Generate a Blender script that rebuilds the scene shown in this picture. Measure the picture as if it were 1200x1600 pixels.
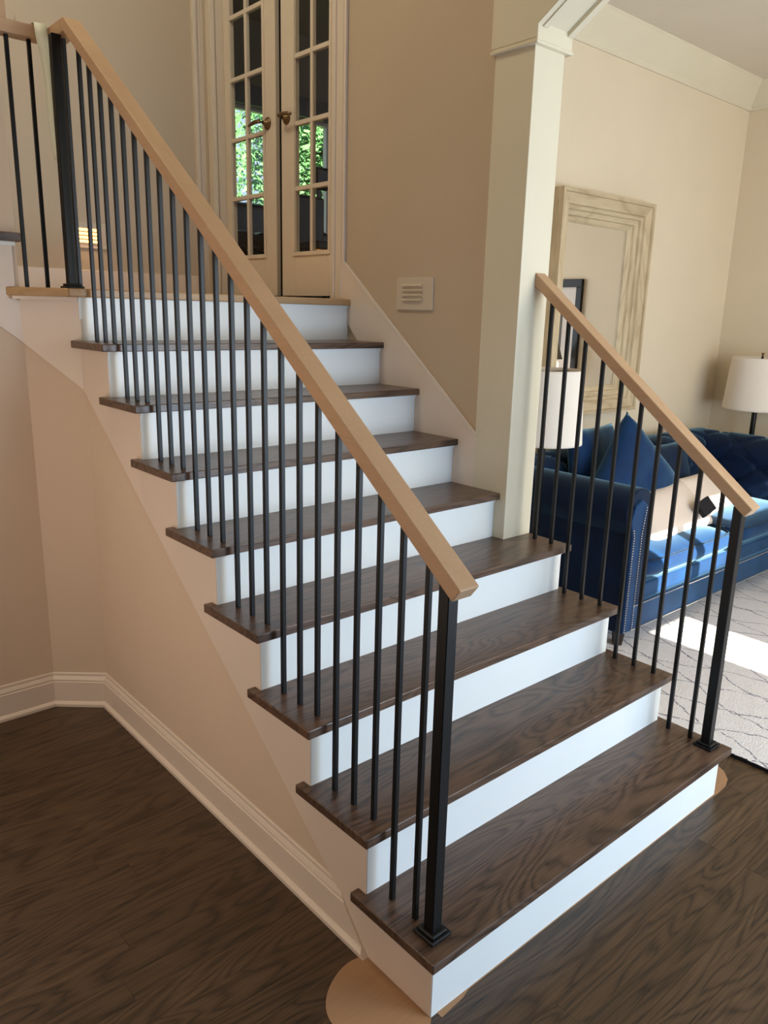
import bpy, bmesh, math, random
from mathutils import Vector, Matrix, noise as mnoise

for o in list(bpy.data.objects): bpy.data.objects.remove(o)
C = bpy.context.scene.collection
S = bpy.context.scene
rnd = random.Random(7)

# ------------------------------------------------------------------ camera
cam = bpy.data.objects.new('camera', bpy.data.cameras.new('camera'))
C.objects.link(cam)
cam.location = (-1.0817, -1.0113, 1.6511)
cam.rotation_euler = (1.31917, -0.02479, -0.71717)
cam.data.sensor_fit = 'HORIZONTAL'; cam.data.sensor_width = 36.0
cam.data.lens = 1210.98 / 1200 * 36.0
cam.data.clip_start = 0.05; cam.data.clip_end = 200
S.camera = cam

# ------------------------------------------------------------------ world, sun, lamps, exposure
S.view_settings.view_transform = 'Standard'; S.view_settings.look = 'None'
S.view_settings.gamma = 1.0; S.view_settings.use_curve_mapping = False
S.view_settings.exposure = 0.0
w = bpy.data.worlds.new('sky'); S.world = w; w.use_nodes = True
bg = w.node_tree.nodes['Background']
bg.inputs[0].default_value = (0.62, 0.78, 1.0, 1); bg.inputs[1].default_value = 1.1

def light(name, kind, loc, aim, energy, color, size=None, sy=None, angle=None, spread=None):
    l = bpy.data.lights.new(name, kind); o = bpy.data.objects.new(name, l); C.objects.link(o)
    o.location = loc; o.rotation_euler = (Vector(aim) - Vector(loc)).to_track_quat('-Z', 'Y').to_euler()
    l.energy = energy; l.color = color
    if kind == 'AREA':
        l.shape = 'RECTANGLE'; l.size = size; l.size_y = sy or size
    if angle is not None: l.angle = angle
    if spread: l.spread = math.radians(spread)
    return o
SUN_D = Vector((0.06, 2.0, -1.0))
light('sun', 'SUN', (0, -6, 6), Vector((0, -6, 6)) + SUN_D, 30.0, (1.0, 0.93, 0.82), angle=0.006)
# daylight coming in through the entry door glass and the living room windows
light('entry_daylight', 'AREA', (1.5, -2.45, 1.05), (1.3, 1.0, 0.2), 74, (0.42, 0.68, 1.0), 1.5, 1.7)
light('left_fill_light', 'AREA', (-1.75, 1.0, .95), (0.0, 1.1, 1.35), 8.5, (1.0, 0.82, 0.68), 1.3, 1.2, spread=140)  # unseen fill added at the left to brighten the stair side wall
light('living_daylight', 'AREA', (2.8, -2.4, 1.7), (3.6, 2.0, 1.5), 100, (1.0, 0.98, 0.88), 3.0, 2.3)
# electric lamps: foyer chandelier glow and upper hall lamp
light('foyer_ceiling_lamp', 'AREA', (-0.7, -0.2, 4.9), (-0.2, 0.8, 0.5), 10, (1.0, 0.90, 0.68), 0.9)
light('upper_hall_lamp', 'AREA', (-0.5, 1.9, 4.7), (0.3, 3.3, 2.4), 29, (1.0, 0.95, 0.70), 0.7)

# ------------------------------------------------------------------ materials
def srgb(r, g, b):
    f = lambda c: (c/255/12.92) if c/255 <= .04045 else ((c/255+.055)/1.055)**2.4
    return (f(r), f(g), f(b), 1)
def base(name, rough=.5, spec=.5):
    m = bpy.data.materials.new(name); m.use_nodes = True
    nt = m.node_tree; b = nt.nodes['Principled BSDF']
    b.inputs['Roughness'].default_value = rough
    b.inputs['Specular IOR Level'].default_value = spec
    return m, nt, b
def paint(name, col, rough=.55, bump=.02, spec=.3, metal=0):
    m, nt, b = base(name, rough, spec)
    N = nt.nodes; L = nt.links
    tc = N.new('ShaderNodeTexCoord'); ns = N.new('ShaderNodeTexNoise')
    ns.inputs['Scale'].default_value = 3; ns.inputs['Detail'].default_value = 3
    L.new(tc.outputs['Object'], ns.inputs['Vector'])
    mx = N.new('ShaderNodeMixRGB'); mx.inputs[1].default_value = [c*.95 for c in col[:3]]+[1]
    mx.inputs[2].default_value = [min(1, c*1.04) for c in col[:3]]+[1]
    L.new(ns.outputs['Fac'], mx.inputs[0]); L.new(mx.outputs[0], b.inputs['Base Color'])
    n2 = N.new('ShaderNodeTexNoise'); n2.inputs['Scale'].default_value = 220
    L.new(tc.outputs['Object'], n2.inputs['Vector'])
    bp = N.new('ShaderNodeBump'); bp.inputs['Strength'].default_value = bump; bp.inputs['Distance'].default_value = .002
    L.new(n2.outputs['Fac'], bp.inputs['Height']); L.new(bp.outputs[0], b.inputs['Normal'])
    b.inputs['Metallic'].default_value = metal
    return m
def wood(name, dark, light_, rough=.35, axis=0, ring=9.0, scale=1.0, contrast=1.0, bump=.15, vary=.0, spec=.5):
    """grain: contour lines of a low stretched noise (cathedral figure) plus fine pores along the board"""
    m, nt, b = base(name, rough, spec); N = nt.nodes; L = nt.links
    tc = N.new('ShaderNodeTexCoord'); oi = N.new('ShaderNodeObjectInfo')
    off = N.new('ShaderNodeVectorMath'); off.operation = 'MULTIPLY'; off.inputs[1].default_value = (37, 23, 11)
    cmb = N.new('ShaderNodeCombineXYZ')
    for k in range(3): L.new(oi.outputs['Random'], cmb.inputs[k])
    L.new(cmb.outputs[0], off.inputs[0])
    add = N.new('ShaderNodeVectorMath'); add.operation = 'ADD'
    L.new(tc.outputs['Object'], add.inputs[0]); L.new(off.outputs[0], add.inputs[1])
    def mapping(s_long, s_cross):
        mp = N.new('ShaderNodeMapping'); s = [s_cross*scale]*3; s[axis] = s_long*scale
        mp.inputs['Scale'].default_value = s; L.new(add.outputs[0], mp.inputs['Vector']); return mp
    mp1 = mapping(1.0, 5.5)
    n1 = N.new('ShaderNodeTexNoise'); n1.inputs['Scale'].default_value = 1; n1.inputs['Detail'].default_value = 3.0; n1.inputs['Roughness'].default_value = .38
    n1.inputs['Distortion'].default_value = .7
    L.new(mp1.outputs[0], n1.inputs['Vector'])
    mu = N.new('ShaderNodeMath'); mu.operation = 'MULTIPLY'; mu.inputs[1].default_value = ring*6.283
    L.new(n1.outputs['Fac'], mu.inputs[0])
    si = N.new('ShaderNodeMath'); si.operation = 'SINE'; L.new(mu.outputs[0], si.inputs[0])
    mr = N.new('ShaderNodeMapRange'); mr.inputs[1].default_value = -1; mr.inputs[2].default_value = 1
    L.new(si.outputs[0], mr.inputs[0])
    pw_ = N.new('ShaderNodeMath'); pw_.operation = 'POWER'; pw_.inputs[1].default_value = .45; L.new(mr.outputs[0], pw_.inputs[0])
    mr = pw_
    mp2 = mapping(9, 260)
    n2 = N.new('ShaderNodeTexNoise'); n2.inputs['Scale'].default_value = 1; n2.inputs['Detail'].default_value = 4
    L.new(mp2.outputs[0], n2.inputs['Vector'])
    mp3 = mapping(.7, 3.0)
    n3 = N.new('ShaderNodeTexNoise'); n3.inputs['Scale'].default_value = 1; n3.inputs['Detail'].default_value = 2
    L.new(mp3.outputs[0], n3.inputs['Vector'])
    a1 = N.new('ShaderNodeMath'); a1.operation = 'MULTIPLY_ADD'; a1.inputs[1].default_value = .34*contrast
    L.new(mr.outputs[0], a1.inputs[0])
    a2 = N.new('ShaderNodeMath'); a2.operation = 'MULTIPLY_ADD'; a2.inputs[1].default_value = .85*contrast
    a2.inputs[2].default_value = .5-.66*contrast
    L.new(n2.outputs['Fac'], a2.inputs[0]); L.new(a2.outputs[0], a1.inputs[2])
    a3 = N.new('ShaderNodeMath'); a3.operation = 'MULTIPLY_ADD'; a3.inputs[1].default_value = .35
    L.new(n3.outputs['Fac'], a3.inputs[0]); L.new(a1.outputs[0], a3.inputs[2])
    a4 = N.new('ShaderNodeMath'); a4.operation = 'SUBTRACT'; a4.inputs[1].default_value = .17; a4.use_clamp = True
    L.new(a3.outputs[0], a4.inputs[0])
    mx = N.new('ShaderNodeMixRGB'); mx.inputs[1].default_value = dark; mx.inputs[2].default_value = light_
    L.new(a4.outputs[0], mx.inputs[0])
    out = mx.outputs[0]
    if vary:
        hv = N.new('ShaderNodeHueSaturation')
        mr2 = N.new('ShaderNodeMapRange'); mr2.inputs[3].default_value = 1-vary; mr2.inputs[4].default_value = 1+vary
        L.new(oi.outputs['Random'], mr2.inputs[0]); L.new(mr2.outputs[0], hv.inputs['Value'])
        L.new(out, hv.inputs['Color']); out = hv.outputs[0]
    L.new(out, b.inputs['Base Color'])
    bp = N.new('ShaderNodeBump'); bp.inputs['Strength'].default_value = bump; bp.inputs['Distance'].default_value = .001
    L.new(a4.outputs[0], bp.inputs['Height']); L.new(bp.outputs[0], b.inputs['Normal'])
    return m
def metal(name, col, rough=.35, metallic=.6, spec=.5):
    return paint(name, col, rough, .05, spec, metallic)
def glass(name, tint=(1, 1, 1, 1), gloss=.08):
    m = bpy.data.materials.new(name); m.use_nodes = True; nt = m.node_tree
    for n in list(nt.nodes): nt.nodes.remove(n)
    o = nt.nodes.new('ShaderNodeOutputMaterial'); t = nt.nodes.new('ShaderNodeBsdfTransparent'); t.inputs[0].default_value = tint
    g = nt.nodes.new('ShaderNodeBsdfGlossy'); g.inputs['Roughness'].default_value = .03
    mix = nt.nodes.new('ShaderNodeMixShader'); lw = nt.nodes.new('ShaderNodeLayerWeight'); lw.inputs['Blend'].default_value = .5
    pw = nt.nodes.new('ShaderNodeMath'); pw.operation = 'POWER'; pw.inputs[1].default_value = 5
    ma = nt.nodes.new('ShaderNodeMath'); ma.operation = 'MULTIPLY_ADD'; ma.inputs[1].default_value = .12; ma.inputs[2].default_value = gloss*.35
    nt.links.new(lw.outputs['Facing'], pw.inputs[0]); nt.links.new(pw.outputs[0], ma.inputs[0]); nt.links.new(ma.outputs[0], mix.inputs[0]); nt.links.new(t.outputs[0], mix.inputs[1]); nt.links.new(g.outputs[0], mix.inputs[2])
    nt.links.new(mix.outputs[0], o.inputs[0]); return m
def velvet(name, col, edge, sheen=.6):
    m, nt, b = base(name, .75, .25); N = nt.nodes; L = nt.links
    tc = N.new('ShaderNodeTexCoord'); ns = N.new('ShaderNodeTexNoise'); ns.inputs['Scale'].default_value = 5
    ns.inputs['Detail'].default_value = 5; ns.inputs['Distortion'].default_value = 1.2
    L.new(tc.outputs['Object'], ns.inputs['Vector'])
    mr = N.new('ShaderNodeMapRange'); mr.inputs[1].default_value = .3; mr.inputs[2].default_value = .8
    L.new(ns.outputs['Fac'], mr.inputs[0])
    mx = N.new('ShaderNodeMixRGB'); mx.inputs[1].default_value = col; mx.inputs[2].default_value = edge
    L.new(mr.outputs[0], mx.inputs[0]); L.new(mx.outputs[0], b.inputs['Base Color'])
    b.inputs['Sheen Weight'].default_value = sheen; b.inputs['Sheen Roughness'].default_value = .35
    b.inputs['Sheen Tint'].default_value = (.45, .82, 1, 1)
    n2 = N.new('ShaderNodeTexNoise'); n2.inputs['Scale'].default_value = 600; L.new(tc.outputs['Object'], n2.inputs['Vector'])
    bp = N.new('ShaderNodeBump'); bp.inputs['Strength'].default_value = .2; bp.inputs['Distance'].default_value = .001
    L.new(n2.outputs['Fac'], bp.inputs['Height']); L.new(bp.outputs[0], b.inputs['Normal'])
    return m
def rug_mat():
    m, nt, b = base('rug_pile', .95, .1); N = nt.nodes; L = nt.links
    geo = N.new('ShaderNodeNewGeometry'); sep = N.new('ShaderNodeSeparateXYZ')
    nz = N.new('ShaderNodeTexNoise'); nz.inputs['Scale'].default_value = 5; nz.inputs['Detail'].default_value = 3
    L.new(geo.outputs['Position'], nz.inputs['Vector'])
    sub = N.new('ShaderNodeVectorMath'); sub.operation = 'SUBTRACT'; sub.inputs[1].default_value = (.5, .5, .5)
    L.new(nz.outputs['Color'], sub.inputs[0])
    scl = N.new('ShaderNodeVectorMath'); scl.operation = 'SCALE'; scl.inputs['Scale'].default_value = .11
    L.new(sub.outputs[0], scl.inputs[0])
    ad = N.new('ShaderNodeVectorMath'); ad.operation = 'ADD'
    L.new(geo.outputs['Position'], ad.inputs[0]); L.new(scl.outputs[0], ad.inputs[1]); L.new(ad.outputs[0], sep.inputs[0])
    def math_(op, a, bb=None, c=None, clamp=False):
        n = N.new('ShaderNodeMath'); n.operation = op; n.use_clamp = clamp
        for i, v in enumerate((a, bb, c)):
            if v is None: continue
            if isinstance(v, (int, float)): n.inputs[i].default_value = v
            else: L.new(v, n.inputs[i])
        return n.outputs[0]
    tri = math_('PINGPONG', math_('MULTIPLY', sep.outputs['Y'], 1/.26), 1.0)
    lines = None
    for sg in (1, -1):
        f = math_('FRACT', math_('MULTIPLY_ADD', math_('MULTIPLY', tri, sg*.115), 1/.21, math_('MULTIPLY', sep.outputs['X'], 1/.21)))
        d = math_('ABSOLUTE', math_('SUBTRACT', f, .5))
        ln = math_('LESS_THAN', d, .019)
        lines = ln if lines is None else math_('MAXIMUM', lines, ln)
    brk = N.new('ShaderNodeTexNoise'); brk.inputs['Scale'].default_value = 90; L.new(geo.outputs['Position'], brk.inputs['Vector'])
    lines = math_('MULTIPLY', lines, math_('GREATER_THAN', brk.outputs['Fac'], .42))
    lines = math_('MULTIPLY', lines, .75)
    pile = N.new('ShaderNodeTexNoise'); pile.inputs['Scale'].default_value = 130; pile.inputs['Detail'].default_value = 4
    L.new(geo.outputs['Position'], pile.inputs['Vector'])
    m1 = N.new('ShaderNodeMixRGB'); m1.inputs[1].default_value = srgb(206, 198, 196); m1.inputs[2].default_value = srgb(248, 242, 238)
    L.new(pile.outputs['Fac'], m1.inputs[0])
    m2 = N.new('ShaderNodeMixRGB'); m2.inputs[2].default_value = srgb(52, 58, 92)
    L.new(lines, m2.inputs[0]); L.new(m1.outputs[0], m2.inputs[1]); L.new(m2.outputs[0], b.inputs['Base Color'])
    bp = N.new('ShaderNodeBump'); bp.inputs['Strength'].default_value = .7; bp.inputs['Distance'].default_value = .006
    L.new(pile.outputs['Fac'], bp.inputs['Height']); L.new(bp.outputs[0], b.inputs['Normal'])
    return m
def emit(name, col, strength):
    m, nt, b = base(name); b.inputs['Emission Color'].default_value = col; b.inputs['Emission Strength'].default_value = strength
    b.inputs['Base Color'].default_value = col; return m

M = {}
M['wall'] = paint('foyer_wall_paint', srgb(196, 176, 152), .6, .05)
M['wall_low'] = paint('lower_wall_paint', srgb(218, 196, 174), .6, .05)
M['living_wall'] = paint('living_wall_paint', srgb(222, 206, 180), .6, .05)
M['ceil'] = paint('ceiling_paint', srgb(222, 212, 196), .7, .05)
M['trim'] = paint('trim_paint', srgb(228, 211, 196), .38, .01, .5)
M['trim_living'] = paint('living_trim_paint', srgb(220, 210, 186), .38, .01, .5)
M['riser'] = paint('riser_paint', srgb(236, 236, 232), .38, .01, .5)
M['door'] = paint('door_paint', srgb(220, 204, 186), .35, .01, .5)
M['tread'] = wood('dark_oak_tread', srgb(28, 18, 13), srgb(118, 90, 72), .30, 0, 17, 1.0, 1.2, .35, .05)
M['floor'] = wood('dark_oak_floor', srgb(20, 12, 6), srgb(100, 75, 52), .32, 0, 17, 1.0, 1.2, .35, .10, .5)
M['rail'] = wood('maple_handrail', srgb(170, 132, 98), srgb(204, 168, 132), .45, 1, 3, .8, .5, .05, .03)
M['railx'] = wood('maple_handrail_turn', srgb(172, 134, 100), srgb(206, 170, 134), .45, 0, 3, .8, .5, .05, .03)
M['oak'] = wood('natural_oak_landing', srgb(150, 112, 72), srgb(202, 164, 118), .4, 0, 5, .9, .7, .1, .05)
M['bare'] = wood('bare_sanded_oak', srgb(142, 102, 68), srgb(184, 142, 104), .7, 0, 3, .8, .5, .1, .06)
M['iron'] = metal('black_iron', srgb(11, 11, 12), .4, .0, .32)
M['velvet'] = velvet('blue_velvet', srgb(0, 16, 42), srgb(1, 28, 62), .45)
M['velvet_lit'] = velvet('blue_velvet_lit', srgb(0, 34, 72), srgb(3, 52, 96), .75)  # same velvet, sunlit tone put into a lighter colour and stronger sheen
M['nail'] = metal('nickel_nailhead', srgb(200, 200, 200), .25, 1.0)
M['espresso'] = wood('espresso_leg', srgb(24, 14, 10), srgb(58, 38, 28), .4, 2, 3)
M['driftwood'] = wood('weathered_frame_side', srgb(150, 126, 94), srgb(226, 206, 170), .6, 2, 5, 1.6, .75, .4, .05)
M['driftwoodx'] = wood('weathered_frame_top', srgb(150, 126, 94), srgb(226, 206, 170), .6, 0, 5, 1.6, .75, .4, .05)
M['mirror'] = paint('mirror_silver', (.9, .9, .9, 1), .01, 0, .5, 1.0)
M['shade'] = paint('cream_linen_shade', srgb(228, 216, 202), .85, .3)
M['plate'] = paint('step_light_plate', srgb(206, 190, 170), .4, .01)
M['black'] = paint('black_satin', srgb(26, 26, 28), .4, .02)
M['mat'] = paint('white_mat_board', srgb(226, 216, 208), .8, .02)
M['throw'] = paint('cream_linen', srgb(226, 208, 192), .9, .4)
M['stripe'] = paint('black_linen', srgb(28, 26, 28), .9, .3)
M['bronze'] = metal('aged_bronze', srgb(120, 96, 66), .4, .8)
M['rug'] = rug_mat()
M['glass'] = glass('door_glass')
M['acrylic'] = glass('clear_acrylic', (.86, .9, .96, 1), .25)
M['plastic'] = paint('white_plastic_film', srgb(222, 220, 200), .5, .1)
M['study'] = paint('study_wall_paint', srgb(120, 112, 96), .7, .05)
M['leather'] = paint('dark_leather', srgb(26, 24, 30), .35, .1, .6)
M['leaf'] = wood('tree_leaf', srgb(40, 96, 48), srgb(120, 186, 104), .7, 0, 2, 3, .8, 0)
M['bark'] = wood('tree_bark', srgb(70, 60, 44), srgb(140, 126, 98), .9, 2, 4)
M['glow'] = emit('amber_step_light', (1.0, .42, .10, 1), 7.0)
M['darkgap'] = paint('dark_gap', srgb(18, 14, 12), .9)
M['greyshade'] = paint('grey_lamp_shade', srgb(110, 106, 100), .8)
M['bulbglass'] = emit('lit_lamp_glass', (1.0, .8, .55, 1), 2.0)
M['grass'] = paint('lawn', srgb(90, 130, 60), .9)

# ------------------------------------------------------------------ mesh helpers
def bx(bm, x0, x1, y0, y1, z0, z1):
    vs = [bm.verts.new((x, y, z)) for x in (x0, x1) for y in (y0, y1) for z in (z0, z1)]
    for f in ((0, 1, 3, 2), (4, 6, 7, 5), (0, 4, 5, 1), (2, 3, 7, 6), (0, 2, 6, 4), (1, 5, 7, 3)):
        bm.faces.new([vs[i] for i in f])
    return bm
def prism(bm, pts, axis, a, b):
    """pts: 2-D outline in the two other axes (cyclic order), extruded from a to b along axis"""
    def mk(p, t):
        q = [0, 0, 0]; o = [i for i in range(3) if i != axis]; q[axis] = t; q[o[0]] = p[0]; q[o[1]] = p[1]; return q
    A = [bm.verts.new(mk(p, a)) for p in pts]; B = [bm.verts.new(mk(p, b)) for p in pts]
    n = len(pts); bm.faces.new(A); bm.faces.new(B[::-1])
    for i in range(n): bm.faces.new((A[i], A[(i+1) % n], B[(i+1) % n], B[i]))
    return bm
def lathe(bm, prof, cx, cy, n=32, sx=1, sy=1, cap=True):
    rings = []
    for r, z in prof:
        rings.append([bm.verts.new((cx+r*sx*math.cos(2*math.pi*i/n), cy+r*sy*math.sin(2*math.pi*i/n), z)) for i in range(n)])
    for a, b in zip(rings, rings[1:]):
        for i in range(n): bm.faces.new((a[i], a[(i+1) % n], b[(i+1) % n], b[i]))
    if cap:
        bm.faces.new(rings[0]); bm.faces.new(rings[-1])
    return bm
def tube(bm, pts, r, n=8):
    rings = []
    for i, p in enumerate(pts):
        d = (Vector(pts[min(i+1, len(pts)-1)]) - Vector(pts[max(i-1, 0)])).normalized()
        u = d.orthogonal().normalized(); v = d.cross(u)
        rr = r[i] if isinstance(r, (list, tuple)) else r
        rings.append([bm.verts.new(Vector(p)+rr*(math.cos(2*math.pi*k/n)*u+math.sin(2*math.pi*k/n)*v)) for k in range(n)])
    for a, b in zip(rings, rings[1:]):
        best = min(range(n), key=lambda s: (a[0].co-b[s].co).length)
        for k in range(n): bm.faces.new((a[k], a[(k+1) % n], b[(k+1+best) % n], b[(k+best) % n]))
    bm.faces.new(rings[0]); bm.faces.new(rings[-1]); return bm
def sweep(bm, path, prof, start=None, end=None):
    """profile (out, z) swept along a plan path [(x,y)...]; 'out' is to the left of travel; mitred corners"""
    n = len(path); secs = []
    for i, p in enumerate(path):
        p = Vector(p)
        d0 = (p-Vector(path[i-1])).normalized() if i else None
        d1 = (Vector(path[i+1])-p).normalized() if i < n-1 else None
        if d0 is None: d0 = d1
        if d1 is None: d1 = d0
        n0 = Vector((-d0.y, d0.x)); n1 = Vector((-d1.y, d1.x)); mt = (n0+n1).normalized(); k = 1/max(.3, mt.dot(n0))
        sec = []
        for o, z in prof:
            q = p + mt*o*k
            if i == 0 and start: q = q + d1*start(o, z)
            sec.append(bm.verts.new((q.x, q.y, z)))
        secs.append(sec)
    m = len(prof)
    for a, b in zip(secs, secs[1:]):
        for j in range(m): bm.faces.new((a[j], a[(j+1) % m], b[(j+1) % m], b[j]))
    bm.faces.new(secs[0]); bm.faces.new(secs[-1][::-1]); return bm
def bm_(): return bmesh.new()
def box(*a): return bx(bm_(), *a)
def obj(name, bm, mat, parent=None, bevel=0, smooth=False, origin=None, seg=2, subsurf=0):
    bmesh.ops.recalc_face_normals(bm, faces=bm.faces)
    co = [v.co for v in bm.verts]
    if origin is None:
        xs = [c.x for c in co]; ys = [c.y for c in co]; zs = [c.z for c in co]
        origin = Vector(((min(xs)+max(xs))/2, (min(ys)+max(ys))/2, min(zs)))
    origin = Vector(origin)
    for v in bm.verts: v.co -= origin
    if smooth == 'auto':
        for e in bm.edges:
            if len(e.link_faces) == 2 and e.calc_face_angle(0) > .55: e.smooth = False
    me = bpy.data.meshes.new(name); bm.to_mesh(me); bm.free()
    if smooth:
        for p in me.polygons: p.use_smooth = True
    me.materials.append(M[mat] if isinstance(mat, str) else mat)
    o = bpy.data.objects.new(name, me); C.objects.link(o); o.location = origin
    if parent is not None:
        o.parent = parent; o.matrix_parent_inverse = wmat(parent).inverted()
    if bevel:
        b = o.modifiers.new('bevel', 'BEVEL'); b.width = bevel; b.segments = seg; b.limit_method = 'ANGLE'; b.angle_limit = .6
    if subsurf:
        s = o.modifiers.new('sub', 'SUBSURF'); s.levels = subsurf; s.render_levels = subsurf
    return o
def wmat(o):
    m = o.matrix_basis.copy()
    if o.parent is not None: m = wmat(o.parent) @ o.matrix_parent_inverse @ m
    return m
def thing(name, label, cat, loc, group=None):
    o = bpy.data.objects.new(name, None); C.objects.link(o); o.location = loc; o.empty_display_size = .1
    o['label'] = label; o['category'] = cat
    if group: o['group'] = group
    return o
def tag(o, label, cat, group=None, kind=None):
    o['label'] = label; o['category'] = cat
    if group: o['group'] = group
    if kind: o['kind'] = kind
    return o
def struct(name, bm, mat, label=None, cat=None, **k):
    o = obj(name, bm, mat, **k); o['kind'] = 'structure'
    if label: o['label'] = label
    if cat: o['category'] = cat
    return o

# ------------------------------------------------------------------ dimensions
R_, G, W1, W2 = .19, .2469, 1.4847, 1.311
SI, NO, T = .028, .028, .027            # side inset, nosing, tread thickness
ZL = 9*R_                                # landing 1.71
YL = 8*G                                 # landing nosing y
YD = 2.142                               # plane of the wall under the second flight
def ny(i): return (i-1)*G                # front of tread i

# ------------------------------------------------------------------ room shell
fl = struct('floor', box(-2.3, 5.2, -3.2, 2.2, -.08, -.012), 'darkgap', 'dark stained oak strip floor of the foyer and living room', 'floor')
# planks run along X; only those the photograph shows are laid one by one
PW = .083
def plank(x0, x1, y0): obj('plank', box(x0+.0003, x1-.0003, y0+.0003, y0+PW-.0003, -.012, rnd.uniform(-.0002, 0)), 'floor', fl)
row = 0; y = -1.30
while y < 2.14:
    spans = []
    if y < .03-PW*.2: spans.append((-1.9, 2.1))
    else: spans.append((-1.9, .06))
    if .0 <= y < 1.2 and y >= .03-PW*.2: spans.append((1.44, 2.1))
    for a, b_ in spans:
        x = a - (rnd.uniform(0, .9) if b_-a > 1 else 0)
        x = max(x, -2.3)
        while x < b_:
            ln = rnd.uniform(.9, 2.2); e = min(x+ln, b_)
            if b_-e < .25: e = b_
            plank(x, e, y); x = e
    y += PW; row += 1
# unstained footprint of the old starting step
def patch(cx, sx, y0, y1):
    pts = []
    for p in outline:
        pts.append(p)
    return pts
left = [(.05, .272), (.008, .279), (-.019, .285), (-.064, .277), (-.111, .253), (-.145, .221), (-.162, .188), (-.166, .15), (-.158, .10), (-.138, .06), (-.10, .03), (-.05, .015), (.05, .011)]
def chaikin(p, n=2):
    for _ in range(n):
        q = []
        for a, b_ in zip(p, p[1:]+p[:1]):
            q += [(a[0]*.75+b_[0]*.25, a[1]*.75+b_[1]*.25), (a[0]*.25+b_[0]*.75, a[1]*.25+b_[1]*.75)]
        p = q
    return p
left = chaikin(left)
bw = obj('bare_patch', prism(bm_(), left, 2, -.002, .0012), 'bare', fl); bw['label'] = 'rounded unstained pale oak patch in the dark floor beside the bottom step'
right = [(.05, .011), (.13, .017), (.16, .0255), (1.40, .0255), (1.48, .022), (1.54, .025), (1.588, .040), (1.63, .075), (1.652, .115), (1.655, .16), (1.64, .21), (1.60, .25), (1.44, .28), (1.44, .05), (.05, .05)]
bw2 = obj('bare_patch', prism(bm_(), right, 2, -.002, .0012), 'bare', fl); bw2['label'] = 'rounded unstained pale oak patch at the right end of the bottom step'

CH = 5.2
# right wall of the stair hall with the french door opening, header and sloped beam
bm = bm_()
XW0, XW1 = 1.325, 1.475
bx(bm, XW0, XW1, 1.14, 2.13, 0, CH); bx(bm, XW0, XW1, 2.13, 3.21, 0, ZL); bx(bm, XW0, XW1, 2.13, 3.21, 3.87, CH); bx(bm, XW0, 1.405, 3.21, 7.0, 0, CH)
struct('wall_right', bm, 'wall', 'beige stair hall wall with the step light', 'wall')
# header above the cased opening (sloped soffit next to the column)
hz = 2.645
prism_pts = [(1.14, hz), (.96, hz), (.46, hz+.305), (-3.2, hz+.305), (-3.2, CH), (1.14, CH)]
struct('wall_header', prism(bm_(), prism_pts, 0, XW0, XW1), 'wall', 'beige wall above the cased opening between stairs and living room', 'wall')
# casing: column, capital band and soffit panel
col = struct('trim_1', box(1.312, 1.482, .955, 1.14, .76, 2.655), 'trim_living', 'square white painted column beside the fifth step', 'column', bevel=.002)
obj('capital_band', box(1.302, 1.502, .940, 1.152, 2.592, 2.652), 'trim_living', col, bevel=.002)
hb = [(1.152, 2.60), (1.152, 3.35), (-3.2, 3.35), (-3.2, hz+.29), (.46, hz+.29), (.947, hz-.01), (.947, 2.60)]
obj('header_board', prism(bm_(), hb, 0, 1.300, 1.326), 'trim_living', col)
obj('capital_bead', box(1.296, 1.508, .935, 1.155, 2.580, 2.593), 'trim_living', col, bevel=.004)
# soffit boards along the sloped head and the flat head
def sof(x0, x1, t0, t1):
    b = bm_(); n = Vector((0, -.52, -.854))  # outward (down and to the front)
    A = Vector((0, .944, hz+.004)); B = Vector((0, .46, hz+.304)); n = Vector((0, (A-B).z*1, -(A-B).y)).normalized()
    if n.z > 0: n = -n
    q = []
    for x in (x0, x1):
        for P_ in (A, B):
            for t in (t0, t1): q.append(b.verts.new(Vector((x, P_.y, P_.z))+n*t))
    for f in ((0, 1, 3, 2), (4, 6, 7, 5), (0, 4, 5, 1), (2, 3, 7, 6), (0, 2, 6, 4), (1, 5, 7, 3)): b.faces.new([q[i] for i in f])
    return b
obj('soffit_board', sof(1.326, 1.352, -.01, .016), 'trim_living', col); obj('soffit_board', sof(1.470, 1.500, -.01, .016), 'trim_living', col)
obj('soffit_panel', sof(1.350, 1.472, -.01, .002), 'trim_living', col)
obj('soffit_board', box(1.318, 1.482, -3.2, .47, hz+.29, hz+.31), 'trim_living', col)
# opening casing on the living side of the header
# living room
YB = 1.98; XR = 5.07; LC = 3.335
struct('wall_back', box(XW1, 5.25, YB, 2.10, 0, 4.4), 'living_wall', 'cream living room wall with the big mirror', 'wall')
bm = bm_()   # right wall with window openings out of view
bx(bm, XR, XR+.15, -.30, YB, 0, 4.4); bx(bm, XR, XR+.15, -2.6, -.30, 0, .6); bx(bm, XR, XR+.15, -2.6, -.30, 2.5, 4.4); bx(bm, XR, XR+.15, -2.6, -2.3, .6, 2.5)
struct('wall_living_right', bm, 'living_wall', 'cream living room wall at the right behind the floor lamp', 'wall')
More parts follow.
